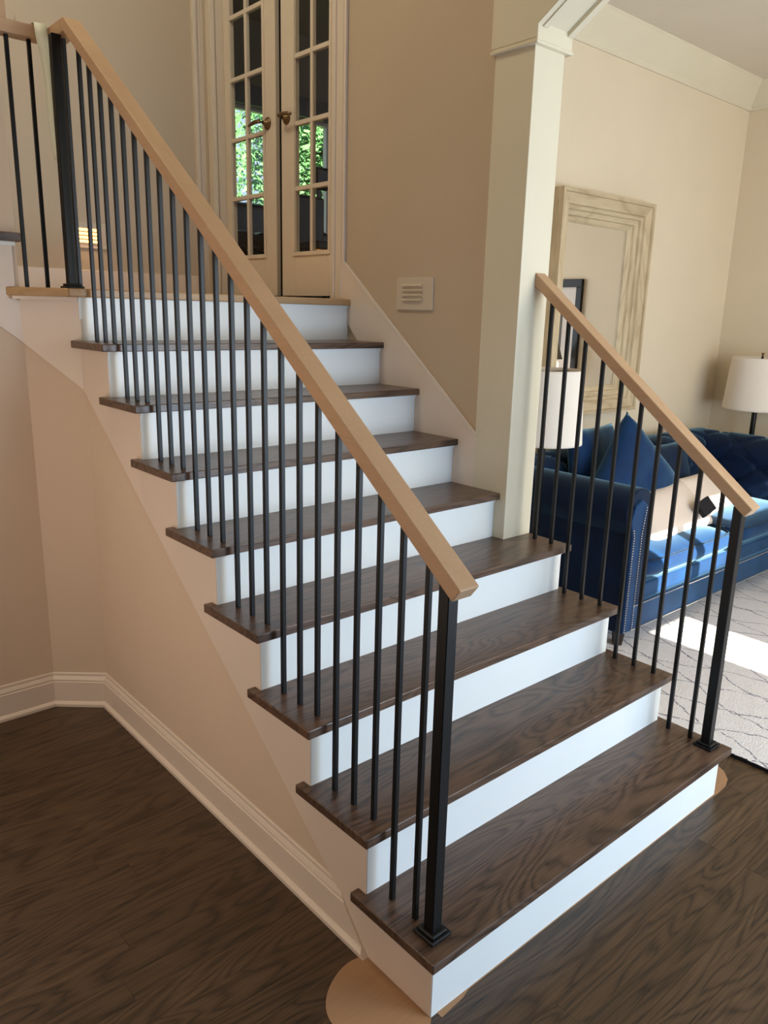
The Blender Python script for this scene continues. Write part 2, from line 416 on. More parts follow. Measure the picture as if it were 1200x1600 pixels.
# front wall of the living room: unseen openings shaped to cast the sun patches
bm = bm_(); FY0, FY1 = -2.75, -2.6
holes = [(2.48, 2.86, 1.36, 1.86), (2.47, 2.82, 2.02, 2.42), (2.91, 3.25, 2.02, 2.42), (3.45, 4.5, 2.29, 2.55)]
xs = sorted({1.4, 5.22} | {h[0] for h in holes} | {h[1] for h in holes}); zs = sorted({0, 3.4} | {h[2] for h in holes} | {h[3] for h in holes})
for a, b_ in zip(xs, xs[1:]):
    for c, d in zip(zs, zs[1:]):
        mx_, mz_ = (a+b_)/2, (c+d)/2
        if not any(h[0] < mx_ < h[1] and h[2] < mz_ < h[3] for h in holes): bx(bm, a, b_, FY0, FY1, c, d)
bmesh.ops.remove_doubles(bm, verts=bm.verts, dist=1e-5)
struct('wall_front', bm, 'living_wall', 'cream living room wall behind the viewer, openings shaped for the sun patches', 'wall')
struct('ceiling_living', box(XW1, XR, -2.6, YB, LC, LC+.1), 'ceil', 'pale ceiling of the living room', 'ceiling')
struct('ceiling', box(-2.3, XW1, -3.2, 7.0, CH, CH+.1), 'ceil', 'pale ceiling of the stair hall', 'ceiling')
# crown moulding
crown = [(0, LC), (.125, LC), (.125, LC-.012), (.118, LC-.018), (.105, LC-.035), (.03, LC-.135), (.020, LC-.148), (.020, LC-.165), (.012, LC-.175), (0, LC-.175)]
struct('trim_2', sweep(bm_(), [(XR, YB), (XW1, YB)], crown, start=None), 'trim_living', 'white crown moulding above the mirror wall', 'moulding')
struct('trim_3', sweep(bm_(), [(XR, -2.6), (XR, YB)], crown), 'trim_living', 'white crown moulding on the right living room wall', 'moulding')
# foyer: front wall with an entry opening, left wall, wall under the upper flight
bm = bm_()
bx(bm, -2.45, -.2, -3.35, -3.2, 0, CH); bx(bm, 1.7, 1.9, -3.35, -2.6, 0, CH); bx(bm, -.2, 1.7, -3.35, -3.2, 2.5, CH)
struct('wall_entry', bm, 'wall_low', 'beige entry wall behind the viewer', 'wall')
struct('sun_block_roof', box(-2.5, 1.75, -9, -3.35, 2.62, 2.75), 'ceil', 'unseen roof slab added to block sun at the entry', 'roof')  # added out of view to keep direct sun out of the foyer
struct('wall_left', box(-2.45, -2.3, -3.2, 7.0, 0, CH), 'wall_low', 'beige wall at the far left of the foyer', 'wall')
# wall below stringers (side of stairs, diagonal corner, wall under the upper flight) as one folded wall
XS = .035
def folded(z1a, name, path, mat, z0=0.0, thick=.06, lab=None):
    pass
side_pts = [(.10, 0), (2.0, 0), (2.0, 1.45), (.30, .12)]
bm = bm_()
prism(bm, [(.09, 0), (2.003, 0), (2.003, 1.375), (.42, .185), (.20, .01)], 0, XS, XS+.06)
struct('wall_stair_side', bm, 'wall_low', 'beige wall under the stairs above the baseboard', 'wall')
dgn = [(XS, 2.0), (-.131, YD+.006), (-.131, YD+.10), (XS+.06, 2.05)]
bm = prism(bm_(), dgn, 2, 0, 1.60)
struct('wall_corner', bm, 'wall_low', 'narrow angled beige wall at the stair corner', 'wall')
struct('wall_under_upper_flight', box(-2.3, -.131, YD+.006, YD+.1, 0, 3.4), 'wall_low', 'greyish beige wall under the upper flight', 'wall')
# baseboards
bp_prof = [(0, 0), (.026, 0), (.026, .012), (.019, .020), (.015, .022), (.015, .108), (.011, .112), (.013, .118), (.010, .126), (.006, .134), (.006, .144), (.003, .149), (0, .149)]
def cut(o, z): return z*1.0
xb = .036
struct('baseboard_left', sweep(bm_(), [(xb, .262), (xb, 2.0), (-.134, YD+.004), (-2.3, YD+.004)], bp_prof, start=lambda o, z: z*.92-.0), 'trim',
       'white moulded baseboard around the foot of the stair wall', 'baseboard')
# far wall of landing, floor of landing
struct('wall_far', box(-2.3, XW0, 3.345, 3.5, ZL-.2, CH), 'wall', 'beige wall across the landing', 'wall')
struct('baseboard_far', box(-.15, 1.24, 3.330, 3.346, ZL, ZL+.125), 'trim', 'white baseboard across the landing', 'baseboard', bevel=.003)
wc = struct('trim_4', box(1.250, 1.272, 3.318, 3.346, ZL, 4.0), 'door', 'moulded white casing at the far corner of the landing', 'casing', bevel=.003)
obj('casing_bead', box(1.272, 1.300, 3.328, 3.346, ZL, 4.0), 'door', wc, bevel=.003)
obj('casing_bead', box(1.300, 1.325, 3.322, 3.346, ZL, 4.0), 'door', wc, bevel=.003)

# ------------------------------------------------------------------ staircase
st = thing('staircase', 'straight flight with dark oak treads and white risers in the centre', 'staircase', (.75, 1.0, 0))
for i in range(1, 9):
    y0 = ny(i); z = i*R_
    xr = W1 if i < 5 else W2+.004
    yb = y0+G+NO+.004
    pts = [(0, y0), (xr, y0)]
    if i < 4: pts += [(xr, y0+.309), (xr-SI, y0+.309), (xr-SI, yb)]
    elif i == 4: pts += [(xr, .955+.0), (xr, .99), (xr-.004, .99), (xr-.004, yb)]
    else: pts += [(xr, yb)]
    pts += [(SI, yb), (SI, y0+.309), (0, y0+.309)]
    o = obj('tread', prism(bm_(), pts, 2, z-T, z), 'tread', st, bevel=.003, seg=2)
    rx = (W1-SI) if i < 5 else W2+.004
    obj('riser', box(SI+.002, rx, y0+NO, y0+NO+.018, (i-1)*R_, z-T), 'riser', st)
    if i > 1: obj('cove_strip', box(SI+.001, rx, y0+NO-.006, y0+NO+.001, z-T-.012, z-T), 'riser', st)
# ninth riser to the landing
obj('riser', box(SI+.002, W2+.004, ny(9)+NO, ny(9)+NO+.018, 8*R_, ZL-T), 'riser', st)
obj('cove_strip', box(SI, W2+.004, ny(9)+NO-.006, ny(9)+NO+.001, ZL-T-.014, ZL-T), 'riser', st)
# left stringer (closed zigzag board), proud of the wall
zz = [(NO+.002, 0)]
for i in range(1, 9): zz += [(ny(i)+NO+.002, i*R_-T), (ny(i+1)+NO+.002, i*R_-T)]
zz += [(ny(9)+NO+.002, ZL-T), (2.006, ZL-T), (2.006, 1.335), (.421, .150), (.262, 0)]
s = obj('stringer', prism(bm_(), zz, 0, SI, SI+.02), 'trim', st); s['label'] = 'white sawtooth stringer board on the left side'
# right stringer under the open treads
zz = [(NO+.004, 0)]
for i in range(1, 5): zz += [(ny(i)+NO+.004, i*R_-T), (ny(i+1)+NO+.004, i*R_-T)]
zz += [(1.3, 4*R_-T), (1.3, 0)]
obj('stringer', prism(bm_(), zz, 0, W1-SI-.018, W1-SI-.0015), 'trim', st)
# skirt board on the right wall
sk = [(1.136, .70), (1.136, 1.172), (2.036, 1.882), (2.036, 3.95), (2.045, 3.95), (2.13, 3.95), (2.13, ZL), (2.0, 1.6)]
s = obj('skirt_board', prism(bm_(), sk, 0, W2, XW0+.002), 'trim', st); s['label'] = 'white skirt board rising along the right wall'
bead = [(1.136, 1.160), (1.136, 1.178), (2.030, 1.884), (2.030, 3.95), (2.043, 3.95), (2.043, 1.874)]
obj('skirt_bead', prism(bm_(), bead, 0, W2-.004, W2+.002), 'trim', st, bevel=.0015)
# landing boards and nosing
lp = [(-.013+.03, YL+.09), (W2+.01, YL+.09), (W2+.01, 3.345), (-.16, 3.345), (-.16, YD+.10)]
obj('landing_floor', prism(bm_(), lp, 2, ZL-T, ZL-.001), 'oak', st)
obj('landing_nosing', prism(bm_(), [(-.013, YL), (W2+.002, YL), (W2+.002, YL+.09), (.024, YL+.09)], 2, ZL-T-.004, ZL), 'oak', st, bevel=.005, seg=3)
obj('landing_nosing', prism(bm_(), [(-.013, YL), (.024, YL+.09), (-.13, YD+.10), (-.19, YD+.008)], 2, ZL-T-.004, ZL), 'oak', st, bevel=.005, seg=3)
# angled and rear stringers of the corner
dz = 1.335
b = bm_()
A = (SI, 2.006); B = (-.137, YD)
vs = [b.verts.new(p) for p in ((A[0], A[1], dz), (B[0], B[1], 1.508), (B[0], B[1], ZL-T), (A[0], A[1], ZL-T),
      (A[0]+.02, A[1]+.02, dz), (B[0]+.02, B[1]+.02, 1.508), (B[0]+.02, B[1]+.02, ZL-T), (A[0]+.02, A[1]+.02, ZL-T))]
for f in ((0, 1, 2, 3), (4, 7, 6, 5), (0, 4, 5, 1), (1, 5, 6, 2), (2, 6, 7, 3), (3, 7, 4, 0)): b.faces.new([vs[i] for i in f])
obj('stringer', b, 'trim', st)

b = bm_()
p0 = Vector((SI, 2.0, ZL-T-.016)); p1 = Vector((-.16, YD-.01, ZL-T-.016)); nrm = Vector((-.65, -.75, 0)).normalized()
q = []
for P_ in (p0, p1):
    for off in (0, .010):
        for dz_ in (0, .012): q.append(b.verts.new(P_+nrm*off+Vector((0, 0, dz_))))
for f in ((0, 1, 3, 2), (4, 6, 7, 5), (0, 4, 5, 1), (2, 3, 7, 6), (0, 2, 6, 4), (1, 5, 7, 3)): b.faces.new([q[i] for i in f])
obj('cove_strip', b, 'trim', st)

# upper flight going left from the landing
uf = thing('staircase', 'upper flight starting at the left edge with a dark tread end', 'staircase', (-.5, 2.6, ZL))
for k in range(3):
    x0 = -.12-k*G; z = ZL+(k+1)*R_
    obj('tread', box(x0-.309, x0, 2.112, 3.34, z-T-.004, z), 'tread', uf, bevel=.003)
    obj('riser', box(x0-.046, x0-.028, YD+.002, 3.34, z-R_, z-T), 'riser', uf)
    obj('cove_strip', box(x0-.30, x0-.018, YD-.010, YD+.001, z-T-.018, z-T-.004), 'riser', uf)
zz = [(-.148, ZL-T-.02), (-.148, ZL+R_-T), (-.148-G, ZL+R_-T), (-.148-G, ZL+2*R_-T), (-.148-2*G, ZL+2*R_-T), (-.148-2*G, ZL+3*R_-T), (-1.2, ZL+3*R_-T), (-1.2, 2.36), (-.137, 1.508), (-.137, ZL-T-.02)]
s = obj('stringer', prism(bm_(), zz, 1, YD, YD+.018), 'trim', uf); s['label'] = 'white stringer board under the upper flight'
# ------------------------------------------------------------------ railings
BW = .013
def bar(name, x, y, z0, z1, w_, parent, bev=.001): return obj(name, box(x-w_/2, x+w_/2, y-w_/2, y+w_/2, z0, z1), 'iron', parent, bevel=bev, seg=1)
def newel(x, y, z0, z1, parent, w_=.032):
    p = bar('newel_post', x, y, z0, z1, w_, parent, .002)
    obj('base_plate', box(x-.034, x+.034, y-.034, y+.034, z0, z0+.009), 'iron', p, bevel=.003)
    obj('base_collar', box(x-.027, x+.027, y-.027, y+.027, z0+.008, z0+.018), 'iron', p, bevel=.004)
    return p
def rail_prof(y0, z0, y1, z1, t):
    d = Vector((y1-y0, z1-z0)).normalized(); n = Vector((d.y, -d.x))*t
    return [(y0, z0), (y1, z1), (y1+n.x, z1+n.y), (y0+n.x, z0+n.y)]
# left
lr = thing('stair_railing', 'long left railing with pale wood handrail and thin black balusters', 'railing', (.07, 1.0, .19))
sl = .7655; RT = .038
def topL(y): return 1.096+sl*(y-.014)
def undL(y): return topL(y)-RT*math.sqrt(1+sl*sl)
nn = Vector((sl, -1)).normalized()*RT
pts = [(.014, topL(.014)), (1.99, topL(1.99)), (2.02, 2.609), (2.02, 2.609-.045), (1.99+.01, undL(2.0)), (.014+nn.x, topL(.014)+nn.y)]
hr = obj('handrail', prism(bm_(), pts, 0, .040, .100), 'rail', lr, bevel=.003)
obj('handrail_turn', box(.040, .100, 2.02, 2.20, 2.564, 2.609), 'rail', lr, bevel=.003)
obj('handrail_turn', box(-.150, .0395, 2.140, 2.20, 2.562, 2.606), 'railx', lr, bevel=.003)
obj('handrail_turn', box(-.150, -.098, 2.143, 2.197, 2.6065, 2.84), 'rail', lr, bevel=.003)
pts = [(-.150, 2.84), (-.098, 2.84), (-.098, 2.87), (-.9, 3.49), (-.9, 3.44), (-.150, 2.86)]
obj('handrail', prism(bm_(), pts, 1, 2.143, 2.197), 'railx', lr, bevel=.002)
newel(.070, .075, .19, undL(.075)+.004, lr)
ys = [.136, .222]
for i in range(2, 9):
    ys += [ny(i)+o for o in (.055, .137, .219)]
for yy in ys:
    i = min(8, int(yy//G)+1); bar('baluster', .070, yy, i*R_, undL(yy)+.003, BW, lr)
newel(.030, 2.052, ZL, 2.565, lr, .034)
bar('baluster', .069, 2.075, ZL, 2.566, BW, lr)
bar('baluster', -.022, 2.165, ZL, 2.564, BW, lr)
bar('baluster', -.098, 2.165, ZL, 2.564, BW, lr)
bar('baluster', -.190, 2.165, ZL+R_, 2.92, BW, lr)
bar('baluster', -.30, 2.165, ZL+R_, 3.0, BW, lr)
# right
rr = thing('stair_railing', 'short right railing ending at the white column', 'railing', (1.43, .5, .19))
s2 = .795
def topR(y): return 1.069+s2*(y-.016)
def undR(y): return topR(y)-RT*math.sqrt(1+s2*s2)
nn = Vector((s2, -1)).normalized()*RT
pts = [(.016, topR(.016)), (.955, topR(.955)), (.955, undR(.955)), (.016+nn.x, topR(.016)+nn.y)]
obj('handrail', prism(bm_(), pts, 0, 1.400, 1.460), 'rail', rr, bevel=.003)
newel(1.428, .068, .19, undR(.068)+.004, rr)
for i, yy in ((1, .131), (1, .216), (2, .300), (2, .382), (2, .463), (3, .553), (3, .637), (3, .720), (4, .803), (4, .886)):
    bar('baluster', 1.430, yy, i*R_, undR(yy)+.003, BW, rr)
# plastic film strip hanging off the level rail
b = bm_(); n = 26; prev = None
for k in range(n+1):
    t = k/n
    cx_ = .008+.012*t+.004*math.sin(t*6); cy_ = 2.128-.055*t; cz_ = 2.612-.455*t
    a = .15+1.2*math.sin(min(1, t*1.9)*1.57)-.5*t; hw = .022*(1-.15*t)
    if k == 0: cy_ = 2.17
    if k == 1: cz_ = 2.612
    v0 = b.verts.new((cx_-hw*math.cos(a), cy_+hw*math.sin(a)*.6, cz_)); v1 = b.verts.new((cx_+hw*math.cos(a), cy_-hw*math.sin(a)*.6, cz_))
    if prev: b.faces.new((prev[0], prev[1], v1, v0))
    prev = (v0, v1)
o = obj('plastic_strip', b, 'plastic', smooth=True); sd = o.modifiers.new('thick', 'SOLIDIFY'); sd.thickness = .0012
tag(o, 'twisted white plastic film strip hanging from the handrail corner at the landing', 'strip')

# ------------------------------------------------------------------ step lights
def step_light(y0, y1, z0, z1, lit, label):
    if not lit:
        t = thing('step_light', label, 'step light', (XW0, (y0+y1)/2, z0))
        obj('cover_plate', box(XW0-.009, XW0+.001, y0, y1, z0, z1), 'plate', t, bevel=.004)
        for k in range(4):
            zc = z0+(z1-z0)*(.30+.145*k)
            yA, yB = y0+(y1-y0)*.27, y0+(y1-y0)*.82
            obj('louver', prism(bm_(), [(XW0-.009, zc), (XW0-.017, zc+.006), (XW0-.015, zc+.010), (XW0-.009, zc+.010)], 1, yA, yB) if False else louv(XW0-.009, yA, yB, zc), 'plate', t)
    else:
        Y0 = 3.345; x0, x1 = y0, y1
        t = thing('step_light', label, 'step light', ((x0+x1)/2, Y0, z0))
        obj('cover_plate', box(x0, x1, Y0-.009, Y0+.001, z0, z1), 'plate', t, bevel=.004)
        for k in range(4):
            zc = z0+(z1-z0)*(.27+.145*k); a, b_ = x0+(x1-x0)*.18, x0+(x1-x0)*.82
            obj('lit_slot', box(a, b_, Y0-.0105, Y0-.0085, zc-.006, zc+.006), 'glow', t)
            obj('louver', box(a, b_, Y0-.019, Y0-.009, zc+.007, zc+.0105), 'plate', t)
def louv(x, ya, yb, zc):
    b = bm_()
    P_ = [(x, zc-.001), (x-.010, zc), (x-.010, zc+.003), (x, zc+.011)]
    A = [b.verts.new((p[0], ya, p[1])) for p in P_]; B = [b.verts.new((p[0], yb, p[1])) for p in P_]
    b.faces.new(A); b.faces.new(B[::-1])
    for i in range(4): b.faces.new((A[i], A[(i+1) % 4], B[(i+1) % 4], B[i]))
    return b
step_light(1.428, 1.658, 1.664, 1.802, False, 'unlit louvred step light plate on the wall beside the steps')
step_light(.49, .71, 1.945, 2.080, True, 'glowing amber step light on the landing wall behind the balusters')
pl = light('step_light_bulb', 'AREA', (.6, 3.31, 2.0), (.6, 2.9, 1.7), .35, (1, .55, .2), .12, .06)
o = obj('smoke_detector', lathe(bm_(), [(.032, 0), (.032, .008), (.026, .012), (.001, .013)], 0, 0, 24), 'wall')
o.rotation_euler = (math.pi/2, 0, 0); o.location = (.285, 3.345, 2.985); tag(o, 'round off-white wall disc above the upper handrail', 'disc')

# ------------------------------------------------------------------ french doors at the landing
def door(name, y0, y1, hinge_low, label):
    XD = 1.37; z0, z1 = ZL+.016, 3.86
    d = bpy.data.objects.new(name, None); C.objects.link(d); d.location = (XD, (y0+y1)/2, z0); d['kind'] = 'structure'; d['label'] = label; d['category'] = 'door'
    gy0, gy1 = (y0+.100, y1-.125) if hinge_low else (y0+.121, y1-.07)
    gz0, gz1 = 1.948, 3.80
    obj('stile', box(XD, XD+.026, y0, gy0, z0, z1), 'door', d, bevel=.002); obj('stile', box(XD, XD+.026, gy1, y1, z0, z1), 'door', d, bevel=.002)
    obj('bottom_rail', box(XD+.0005, XD+.0255, gy0, gy1, z0, gz0), 'door', d); obj('top_rail', box(XD+.0005, XD+.0255, gy0, gy1, gz1, z1), 'door', d)
    ym = (gy0+gy1)/2
    obj('glazing_bead', box(XD-.006, XD+.001, gy0-.022, gy1+.022, gz0-.022, gz0-.002), 'door', d, bevel=.003)
    obj('glazing_bead', box(XD-.006, XD+.001, gy0-.022, gy0-.002, gz0-.002, gz1), 'door', d, bevel=.003)
    obj('glazing_bead', box(XD-.006, XD+.001, gy1+.002, gy1+.022, gz0-.002, gz1), 'door', d, bevel=.003)
    obj('muntin', box(XD-.003, XD+.020, ym-.011, ym+.011, gz0, gz1), 'door', d, bevel=.003)
    zc = [gz0]+[2.255+.306*k for k in range(5)]+[gz1]
    for z in zc[1:-1]: obj('muntin', box(XD-.004, XD+.019, gy0, gy1, z-.011, z+.011), 'door', d, bevel=.003)
    for a, b_ in zip(zc, zc[1:]):
        for c, e in ((gy0, ym-.011), (ym+.011, gy1)):
            obj('pane', box(XD+.008, XD+.011, c, e, a+(.011 if a != gz0 else 0), b_-(.011 if b_ != gz1 else 0)), 'glass', d)
    if not hinge_low: obj('gap_shade_strip', box(XD+.027, XD+.036, y0-.06, y0+.01, z0, z1), 'darkgap', d)  # dark strip added behind the leaf gap, standing in for its shade
    # lever handle
    hy = y1-.05 if hinge_low else y0+.075
    sgn = -1 if hinge_low else 1
    bm2 = lathe(bm_(), [(.031, 0), (.031, .004), (.024, .010), (.012, .014), (.010, .030), (.001, .031)], 0, 0, 24)
    bmesh.ops.rotate(bm2, verts=bm2.verts, cent=(0, 0, 0), matrix=Matrix.Rotation(-math.pi/2, 3, 'Y'))
    bmesh.ops.translate(bm2, verts=bm2.verts, vec=(XD, hy, 2.600))
    h = obj('door_handle', bm2, 'bronze', d, smooth=True)
    zt = 2.604
    tb = tube(bm_(), [(XD-.028, hy, 2.6), (XD-.050, hy+sgn*.004, zt), (XD-.054, hy+sgn*.035, zt+.001), (XD-.052, hy+sgn*.075, zt-.003), (XD-.050, hy+sgn*.108, zt-.009)], [.010, .011, .0105, .009, .006], 10)
    obj('lever', tb, 'bronze', h, smooth=True)
    return d
d1 = door('door_1', 2.692, 3.205, False, 'left leaf of the french doors with its lever handle')
d2 = door('door_2', 2.135, 2.640, True, 'right leaf of the french doors nearest the skirt board')
dc = struct('trim_5', box(W2-.004, XW0+.002, 2.048, 2.085, ZL, 3.95), 'door', 'white casing on the right side of the french doors', 'casing', bevel=.004)
obj('casing_bead', box(W2-.010, XW0, 2.100, 2.128, ZL, 3.95), 'door', dc, bevel=.004)
dc = struct('trim_6', box(W2-.0, XW0+.002, 3.215, 3.300, ZL, 3.95), 'door', 'white casing on the left side of the french doors', 'casing', bevel=.004)
obj('casing_bead', box(W2-.010, XW0, 3.222, 3.248, ZL, 3.95), 'door', dc, bevel=.004)
dc = struct('trim_7', box(XW0-.0, 1.405, 3.207, 3.213, ZL, 3.87), 'door', 'white door jamb lining', 'jamb')
obj('jamb_board', box(XW0, XW1, 2.127, 2.133, ZL, 3.87), 'door', dc)
obj('threshold', box(1.32, 1.48, 2.13, 3.21, ZL-.02, ZL+.004), 'darkgap', dc)

# ------------------------------------------------------------------ study behind the doors
ZF = ZL
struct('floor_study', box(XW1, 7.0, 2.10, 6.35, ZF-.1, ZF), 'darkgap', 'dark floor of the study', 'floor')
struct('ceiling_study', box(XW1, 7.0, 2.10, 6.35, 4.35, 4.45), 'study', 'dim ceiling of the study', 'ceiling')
bm = bm_()
wx0, wx1, wz0, wz1 = 2.72, 4.40, 2.25, 3.60
bx(bm, XW1, wx0, 6.2, 6.35, ZF, 4.4); bx(bm, wx1, 7, 6.2, 6.35, ZF, 4.4); bx(bm, wx0, wx1, 6.2, 6.35, ZF, wz0); bx(bm, wx0, wx1, 6.2, 6.35, wz1, 4.4)
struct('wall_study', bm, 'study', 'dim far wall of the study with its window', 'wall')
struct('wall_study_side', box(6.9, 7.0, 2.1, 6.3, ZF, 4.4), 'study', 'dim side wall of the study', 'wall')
wn = struct('window_1', box(wx0, wx1, 6.22, 6.28, wz1-.05, wz1), 'trim', 'study window looking out on green trees', 'window')
obj('sill', box(wx0, wx1, 6.16, 6.28, wz0, wz0+.04), 'trim', wn)
obj('window_frame', box(wx0, wx0+.05, 6.22, 6.28, wz0+.04, wz1-.05), 'trim', wn); obj('window_frame', box(wx1-.05, wx1, 6.22, 6.28, wz0+.04, wz1-.05), 'trim', wn)
obj('mullion', box(3.66, 3.70, 6.22, 6.28, wz0+.04, wz1-.05), 'trim', wn)
obj('pane', box(wx0+.05, 3.66, 6.245, 6.25, wz0+.04, wz1-.05), 'glass', wn); obj('pane', box(3.70, wx1-.05, 6.245, 6.25, wz0+.04, wz1-.05), 'glass', wn)
vl = struct('trim_8', box(wx0-.1, wx1+.1, 6.12, 6.2, wz1-.02, wz1+.16), 'leather', 'dark valance above the study window', 'valance')
# dark leather sofa under the study window
ds = thing('sofa', 'dark leather sofa seen through the left french door', 'sofa', (3.2, 5.6, ZF))
obj('back', box(2.05, 3.36, 5.72, 5.95, ZF+.2, 2.63), 'leather', ds, bevel=.06, seg=4)
obj('seat', box(2.05, 3.36, 5.05, 5.75, ZF+.1, 2.15), 'leather', ds, bevel=.05, seg=4)
obj('arm', box(1.85, 2.05, 5.05, 5.92, ZF+.05, 2.36), 'leather', ds, bevel=.06, seg=4); obj('arm', box(3.36, 3.54, 5.05, 5.92, ZF+.05, 2.36), 'leather', ds, bevel=.06, seg=4)
for x_ in (2.07, 2.72): obj('seat_cushion', box(x_, x_+.64, 5.0, 5.70, 2.15, 2.30), 'leather', ds, bevel=.05, seg=4)
oc = thing('office_chair', 'dark high-backed chair seen through the right french door', 'chair', (3.03, 4.5, ZF))
obj('backrest', box(2.84, 3.20, 4.7, 4.78, 2.18, 2.60), 'leather', oc, bevel=.03)
obj('headrest', box(3.10, 3.30, 4.7, 4.77, 2.655, 2.835), 'leather', oc, bevel=.025)
obj('headrest_post', box(3.14, 3.18, 4.73, 4.75, 2.58, 2.67), 'leather', oc)
obj('seat', box(2.80, 3.26, 4.28, 4.72, 2.12, 2.20), 'leather', oc, bevel=.03)
obj('column', lathe(bm_(), [(.03, ZF+.08), (.03, 2.13)], 3.03, 4.5, 12), 'leather', oc)
for k in range(5):
    a = k*1.2566; obj('foot', tube(bm_(), [(3.03, 4.5, ZF+.09), (3.03+.28*math.cos(a), 4.5+.28*math.sin(a), ZF+.03)], .02), 'leather', oc)
obj('back_post', box(3.01, 3.05, 4.72, 4.79, 2.15, 2.30), 'leather', oc)

# trees and lawn outside the study window
def tree(x, y, h, cr, label, seed, z0=-.0):
    r_ = random.Random(seed); t = thing('tree', label, 'tree', (x, y, z0), 'trees outside the study window')
    obj('trunk', tube(bm_(), [(x, y, z0), (x+.1, y+.05, z0+h*.3), (x-.05, y, z0+h*.6), (x+.05, y, z0+h)], [.16, .12, .09, .03], 10), 'bark', t, smooth=True)
    b = bm_()
    for _ in range(9000):
        a = r_.uniform(0, 6.283); u = r_.uniform(-1, 1); rr_ = cr*(r_.random()**.45)
        p = Vector((x+rr_*math.cos(a)*math.sqrt(1-u*u), y+rr_*.7*math.sin(a)*math.sqrt(1-u*u), z0+h*.62+u*rr_*1.35))
        u1 = Vector((r_.gauss(0, 1), r_.gauss(0, 1), r_.gauss(0, 1))).normalized(); v1 = u1.orthogonal().normalized(); s_ = r_.uniform(.05, .10)
        q = [b.verts.new(p+u1*s_), b.verts.new(p+v1*s_*.5), b.verts.new(p-u1*s_), b.verts.new(p-v1*s_*.5)]; b.faces.new(q)
    f = obj('foliage', b, 'leaf', t); f['kind'] = 'stuff'
for k, (x, y, h, cr) in enumerate([(4.6, 11.5, 6.6, 1.9), (8.2, 11.5, 7.0, 1.6), (6.6, 15.5, 8.5, 2.3), (11.4, 16, 9.0, 2.4)]):
    tree(x, y, h, cr, ['nearest leafy green tree seen through the left french door', 'leafy green tree seen through the right french door', 'taller green tree further behind the left french door', 'tall green tree farthest behind the right french door'][k], 20+k)
struct('lawn', box(-10, 30, 6.5, 40, -.3, -.1), 'grass', 'lawn outside', 'lawn')

# ------------------------------------------------------------------ living room: rug
b = bm_(); x0, x1, y0, y1, nx, nyy = 1.755, 4.9, -2.2, 1.30, 150, 160
grid = []
for i in range(nx+1):
    row_ = []
    for j in range(nyy+1):
        X_, Y_ = x0+(x1-x0)*i/nx, y0+(y1-y0)*j/nyy
        row_.append(b.verts.new((X_, Y_, .014+.003*mnoise.noise(Vector((X_*30, Y_*30, 0))))))
    grid.append(row_)
for i in range(nx):
    for j in range(nyy): b.faces.new((grid[i][j], grid[i+1][j], grid[i+1][j+1], grid[i][j+1]))
rg = obj('area_rug', b, 'rug', smooth=True); tag(rg, 'off-white shag rug with thin dark blue wavy lines', 'rug')
obj('edge_binding', box(x0-.004, x0+.004, y0, y1, 0, .013), 'stripe', rg)

# ------------------------------------------------------------------ chesterfield sofa
AX0, AX1, FY = 2.25, 2.41, .915           # left arm x range, front plane
SX1 = 4.62; BYo = 1.88                     # right end, back outer
so = thing('sofa', 'navy blue velvet tufted sofa with rolled arms and nailhead trim', 'sofa', (3.4, 1.4, .014))
def roll_profile(o0, zc, rad, inner, z0=.10, n=16):
    """closed outline: outer side at o0, roll centre (o0+.06, zc), inner side at 'inner' (o0 < inner)"""
    c = o0+.065; pts = [(inner, z0), (o0, z0), (o0, zc-rad*.95)]
    a0 = math.radians(205)
    for k in range(n+1):
        a = a0-k*(a0+math.radians(35))/n
        pts.append((c+rad*math.cos(a), zc+rad*math.sin(a)))
    pts.append((inner, zc-rad*.75)); return pts
pl_ = roll_profile(AX0, .735, .118, AX1)
obj('arm', prism(bm_(), pl_, 0 if False else 1, FY+.012, 1.70), 'velvet', so, bevel=.008, smooth='auto')
# front panel of the arm, slightly proud
def scale_prof(p, s, cx, cz): return [(cx+(a-cx)*s, cz+(b-cz)*s) for a, b in p]
obj('arm_panel', prism(bm_(), [(AX0-.012, .108), (AX0-.012, .62), (AX0-.035, .70), (AX0-.005, .775), (AX0+.05, .80), (AX0+.105, .765), (AX0+.10, .70), (AX0+.072, .64), (AX0+.072, .108)], 1, FY-.004, FY+.014), 'velvet_lit', so, bevel=.006)
pr = [(SX1+AX0-.0-p[0]+.0, p[1]) for p in [(q[0], q[1]) for q in pl_]]
obj('arm', prism(bm_(), pr, 1, FY+.012, 1.70), 'velvet', so, bevel=.008, smooth='auto')
RXi = SX1-(AX1-AX0)                        # inner face of right arm
